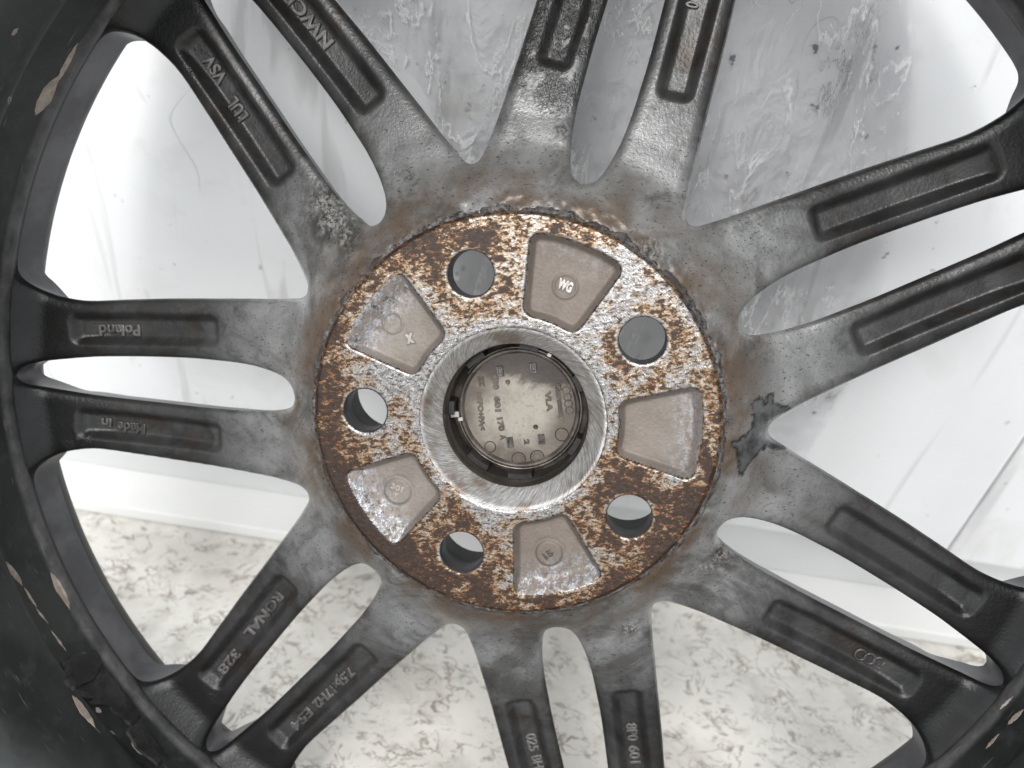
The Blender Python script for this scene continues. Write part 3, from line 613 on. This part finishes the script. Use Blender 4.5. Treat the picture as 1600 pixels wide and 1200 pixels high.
# ------------------------------------------------------------------ centre cap seen from inside
ZC = -23.0
cap = lathe('center_cap', [(.01, ZC), (6, ZC), (12, ZC), (18, ZC), (22.0, ZC)], CAP, wheel, 96)
lathe('cap_rim', dense([(21.9, ZC-.05), (22.3, ZC+.3), (22.6, ZC+1.4), (23.1, ZC+1.9), (23.8, ZC+1.7), (24.1, ZC+.6), (24.2, ZC-1.5), (27.1, ZC-2.5)], .5), simple('dark cap rim', (.06, .05, .042), (.17, .145, .125), 120, .38, .1, .2, 500), cap, 128)
lathe('spring_ring', [(24.5+.45*math.cos(t), ZC+1.0+.45*math.sin(t)) for t in np.linspace(0, 2*PI, 9)], simple('tarnished spring', (.10, .085, .07), (.26, .22, .19), 140, .35, .6, .1, 500), cap, 128, a0=math.radians(188), a1=math.radians(188+318))
def frame_box(cx, cy, ang, wx, wy, hole, h, z0, mat, name, parent):
    bm = bmesh.new(); c, s = math.cos(ang), math.sin(ang)
    def P(u, v, z): return bm.verts.new(((cx+u*c-v*s)*mm, (cy+u*s+v*c)*mm, z*mm))
    o = [(-wx, -wy), (wx, -wy), (wx, wy), (-wx, wy)]; i = [(a*hole, b*hole) for a, b in o]
    rows = [[P(a*1.15, b*1.1, z0) for a, b in o], [P(a, b, z0+h) for a, b in o], [P(a, b, z0+h) for a, b in i], [P(a*.8, b*.8, z0+.15) for a, b in i]]
    for r0, r1 in zip(rows[:-1], rows[1:]):
        for k in range(4): bm.faces.new((r0[k], r0[(k+1) % 4], r1[(k+1) % 4], r1[k]))
    bm.faces.new(rows[-1]); me = bpy.data.meshes.new(name); bm.to_mesh(me); bm.free(); return put(name, me, mat, parent)
CLIPM = simple('clip window plastic', (.05, .045, .04), (.20, .18, .165), 300, .3, .3, .1, 600)
for q in ((781.6, 579.7), (833.3, 574.9), (797, 690.9), (845.9, 686)):
    p = wpx(*q, ZC); frame_box(p[0], p[1], math.radians(7), 1.15, 1.9, .6, .8, ZC, CLIPM, 'clip_window', cap)
for q in ((793.5, 596.7), (837, 667)):
    p = wpx(*q, ZC); lathe('dimple', [(1.0, ZC+.05), (.85, ZC+.3), (.55, ZC+.25), (.35, ZC+.1), (.01, ZC+.1)], BOREM, cap, 20, p[0], p[1])
def slab(name, a0, a1, r0, r1, z0, z1, mat, parent):
    bm = bmesh.new(); n = 8; rows = []
    for i in range(n+1):
        a = a0+(a1-a0)*i/n; rows.append([bm.verts.new((r*math.cos(a)*mm, r*math.sin(a)*mm, z*mm)) for r, z in ((r0, z0), (r1, z0), (r1, z1), (r0, z1))])
    for u, v in zip(rows[:-1], rows[1:]):
        for k in range(4): bm.faces.new((u[k], v[k], v[(k+1) % 4], u[(k+1) % 4]))
    bm.faces.new(rows[0]); bm.faces.new(rows[-1][::-1]); bmesh.ops.recalc_face_normals(bm, faces=bm.faces[:])
    me = bpy.data.meshes.new(name); bm.to_mesh(me); bm.free(); return put(name, me, mat, parent)
BLK = simple('black clip leg', (.010, .009, .009), (.035, .03, .028), 120, .4, 0, .3, 500)
for a0, a1 in ((222, 243), (262, 283), (322, 338), (172, 184), (20, 34), (72, 88), (120, 138)):
    slab('clip_leg', math.radians(a0), math.radians(a1), 24.9, 26.9, ZC-2, ZC+7.5, BLK, cap)
p = wpx(707, 655, -18); slab('spring_end', math.radians(182), math.radians(187), 23.4, 26.6, -19, -17.2, STEEL, cap); slab('spring_end', math.radians(188.5), math.radians(192), 22.4, 24.2, -20, -18.6, STEEL, cap)
slab('spring_end', math.radians(60), math.radians(63), 26.2, 27.4, -10.5, -8.8, STEEL, cap)
# ------------------------------------------------------------------ writing
def text_mesh(name, s, x, y, z, ang, length, height, depth, mat, parent, bold=.02, center=False, bev=.06, follow=False):
    """text lying in the wheel plane, starting at (x, y) mm, read along ang"""
    cu = bpy.data.curves.new(name, 'FONT'); cu.body = s; cu.size = 1; cu.extrude = depth/height/2*.9; cu.bevel_depth = bev; cu.bevel_resolution = 1; cu.offset = bold; cu.align_y = 'CENTER'; cu.resolution_u = 4
    if center: cu.align_x = 'CENTER'
    ob = bpy.data.objects.new(name, cu); COL.objects.link(ob); dg = bpy.context.evaluated_depsgraph_get(); dg.update()
    me = bpy.data.meshes.new_from_object(ob.evaluated_get(dg)); bpy.data.objects.remove(ob); bpy.data.curves.remove(cu); me.materials.clear()
    n = len(me.vertices); co = np.zeros(n*3, np.float32); me.vertices.foreach_get('co', co); co = co.reshape(-1, 3)
    span = co[:, 0].max()-co[:, 0].min(); capsz = .72
    if not center: co[:, 0] -= co[:, 0].min()
    sx = length/span; sy = height/capsz; c_, s_ = math.cos(ang), math.sin(ang)
    u, v, wz = co[:, 0]*sx, co[:, 1]*sy, co[:, 2]*height
    if follow: wz = wz + base_z(np.hypot(x+u*c_-v*s_, y+u*s_+v*c_)) - base_z(np.array(math.hypot(x, y))) + 4.3*.45*sstep(176, 192, np.hypot(x+u*c_-v*s_, y+u*s_+v*c_))
    V = np.stack([x+u*c_-v*s_, y+u*s_+v*c_, z+wz+depth*.25], 1).astype(np.float32)*np.float32(mm); me.vertices.foreach_set('co', V.ravel())
    me.polygons.foreach_set('use_smooth', np.ones(len(me.polygons), bool)); me.update(); return put(name, me, mat, parent)
def spoke_text(s, p0, p1, height, name='lettering'):
    """lettering in a spoke recess, from pixel p0 (nearest the hub) out to p1"""
    zf = -27.6; a = wpx(*p0, zf); b = wpx(*p1, zf); r = np.hypot(*a); zf = float(base_z(np.array(r)))-4.3; a = wpx(*p0, zf); b = wpx(*p1, zf)
    ang, _, _ = spoke_dir(*p0); L = float(np.linalg.norm(b-a))
    return text_mesh(name, s, a[0], a[1], zf+.15, ang, L, height, 1.3, LETM, spoke_at(*p0), .004, follow=True, bev=.045)
spoke_text('Poland', (221, 515), (161, 514), 4.6)
spoke_text('Made', (229, 669), (187, 662), 4.4); spoke_text('in', (177, 660), (163, 658), 4.0)
spoke_text('RONAL', (439, 926), (384, 990), 4.4); spoke_text('328', (372, 1016), (348, 1043), 4.4)
spoke_text('7.5Jx17H2', (551, 1045), (493, 1100), 4.4); spoke_text('E54', (486, 1107), (456, 1126), 4.4)
spoke_text('8P0', (985, 1128), (989, 1156), 4.4); spoke_text('601', (989, 1163), (993, 1190), 4.4); spoke_text('025', (994, 1198), (998, 1226), 4.4)
spoke_text('025', (828, 1144), (835, 1172), 4.4); spoke_text('BH', (837, 1178), (842, 1198), 4.4)
spoke_text('LUL', (384, 186), (366, 152), 5.0); spoke_text('VSV', (352, 128), (323, 94), 5.0)
spoke_text('NWCI', (517, 72), (458, 0), 5.0); spoke_text('AK', (452, -8), (430, -36), 5.0)
spoke_text('0', (1081, 14), (1083, 4), 4.6)
def ring_logo(parent, c0, c1, rad, tube, z, mat, n=4, name='ring_emblem'):
    V, F = [], []
    for k in range(n):
        c = c0+(c1-c0)*k/(n-1); base = len(V); S, Tn = 28, 8
        for i in range(S):
            for j in range(Tn):
                a, b = 2*PI*i/S, 2*PI*j/Tn; rr = rad+tube*math.cos(b); V.append((c[0]+rr*math.cos(a), c[1]+rr*math.sin(a), z+tube*math.sin(b)))
        for i in range(S):
            for j in range(Tn): F.append((base+i*Tn+j, base+((i+1) % S)*Tn+j, base+((i+1) % S)*Tn+(j+1) % Tn, base+i*Tn+(j+1) % Tn))
    return put(name, mesh_np(name, np.array(V)*mm, np.array(F)), mat, parent)
zr = float(base_z(np.array(172.)))-4.0; ring_logo(spoke_at(1365, 1035), wpx(1345, 1023, zr), wpx(1387, 1042, zr), 2.2, .6, zr, LETM)
# marks cast in the pad pockets
pz = -4.2
def pocket_of(px, py):
    q = wpx(px, py, pz); return PADS[int(pocket_d(np.array(q[0]), np.array(q[1]))[1])+1]
q = wpx(640, 527, pz); text_mesh('lettering', 'x', q[0], q[1], pz, math.radians(15), 3.6, 4.6, .8, LETP, pocket_of(640, 527), .03, True)
q = wpx(883.5, 447, pz); text_mesh('lettering', 'WG', q[0], q[1], pz, math.radians(-22), 5.6, 3.4, .8, simple('bright cast monogram', (.50, .47, .44), (.68, .66, .63), 100, .35, .5), pocket_of(883, 447), .03, True)
q = wpx(856, 866, pz); text_mesh('lettering', '15', q[0], q[1], pz+.45, math.radians(38), 4.0, 2.6, .5, LETM, pocket_of(858, 864), .0, True)
q = wpx(622, 762, pz); text_mesh('lettering', '301', q[0], q[1], pz+.55, math.radians(-20), 5.0, 2.2, .4, LETP, pocket_of(621, 767), .0, True)
q = wpx(619, 774, pz); text_mesh('lettering', 'Y', q[0], q[1], pz+.55, math.radians(-20), 1.8, 2.2, .4, LETP, pocket_of(621, 767), .0, True)
# writing on the cap
def cap_text(s, p0, p1, h):
    a, b = wpx(*p0, ZC), wpx(*p1, ZC); d = b-a; text_mesh('lettering', s, a[0], a[1], ZC, math.atan2(d[1], d[0]), float(np.linalg.norm(d)), h, .45, LETC, cap, .0)
cap_text('4B0', (773, 584), (775, 608), 2.2); cap_text('601', (776, 619), (778, 643), 2.2); cap_text('170', (780, 652), (784, 673), 2.2); cap_text('A', (785, 679), (786, 687), 2.2)
cap_text('2Z', (751, 588), (753, 604), 2.0); cap_text('>PPO+PA<', (748, 613), (754, 672), 2.1)
cap_text('Germany', (871, 599), (879, 658), 2.2); cap_text('VLA', (855, 611), (859, 643), 2.2); cap_text('2', (822, 686), (823, 694), 2.0)
ring_logo(cap, wpx(885, 610, ZC), wpx(890, 641, ZC), 1.5, .22, ZC+.05, LETC)
def cap_dial(q, rad, spokes):
    c = wpx(*q, ZC); o = ring_logo(cap, c, c+1e-6, rad, .2, ZC+.05, LETC, 2, 'date_dial'); me = o.data
    bm = bmesh.new(); bm.from_mesh(me)
    for k in range(spokes):
        a = 2*PI*k/spokes; r0, r1 = rad*.45, rad*.95
        P = [(r0, -.14), (r1, -.14), (r1, .14), (r0, .14)]; vs = [bm.verts.new(((c[0]+u*math.cos(a)-v*math.sin(a))*mm, (c[1]+u*math.sin(a)+v*math.cos(a))*mm, (ZC+.25)*mm)) for u, v in P]; bm.faces.new(vs)
    bm.to_mesh(me); bm.free()
cap_dial((810.4, 716.8), 2.7, 12); cap_dial((839.4, 713.9), 2.7, 12); cap_dial((878, 679), 2.6, 0); cap_dial((766, 698), 2.2, 0)
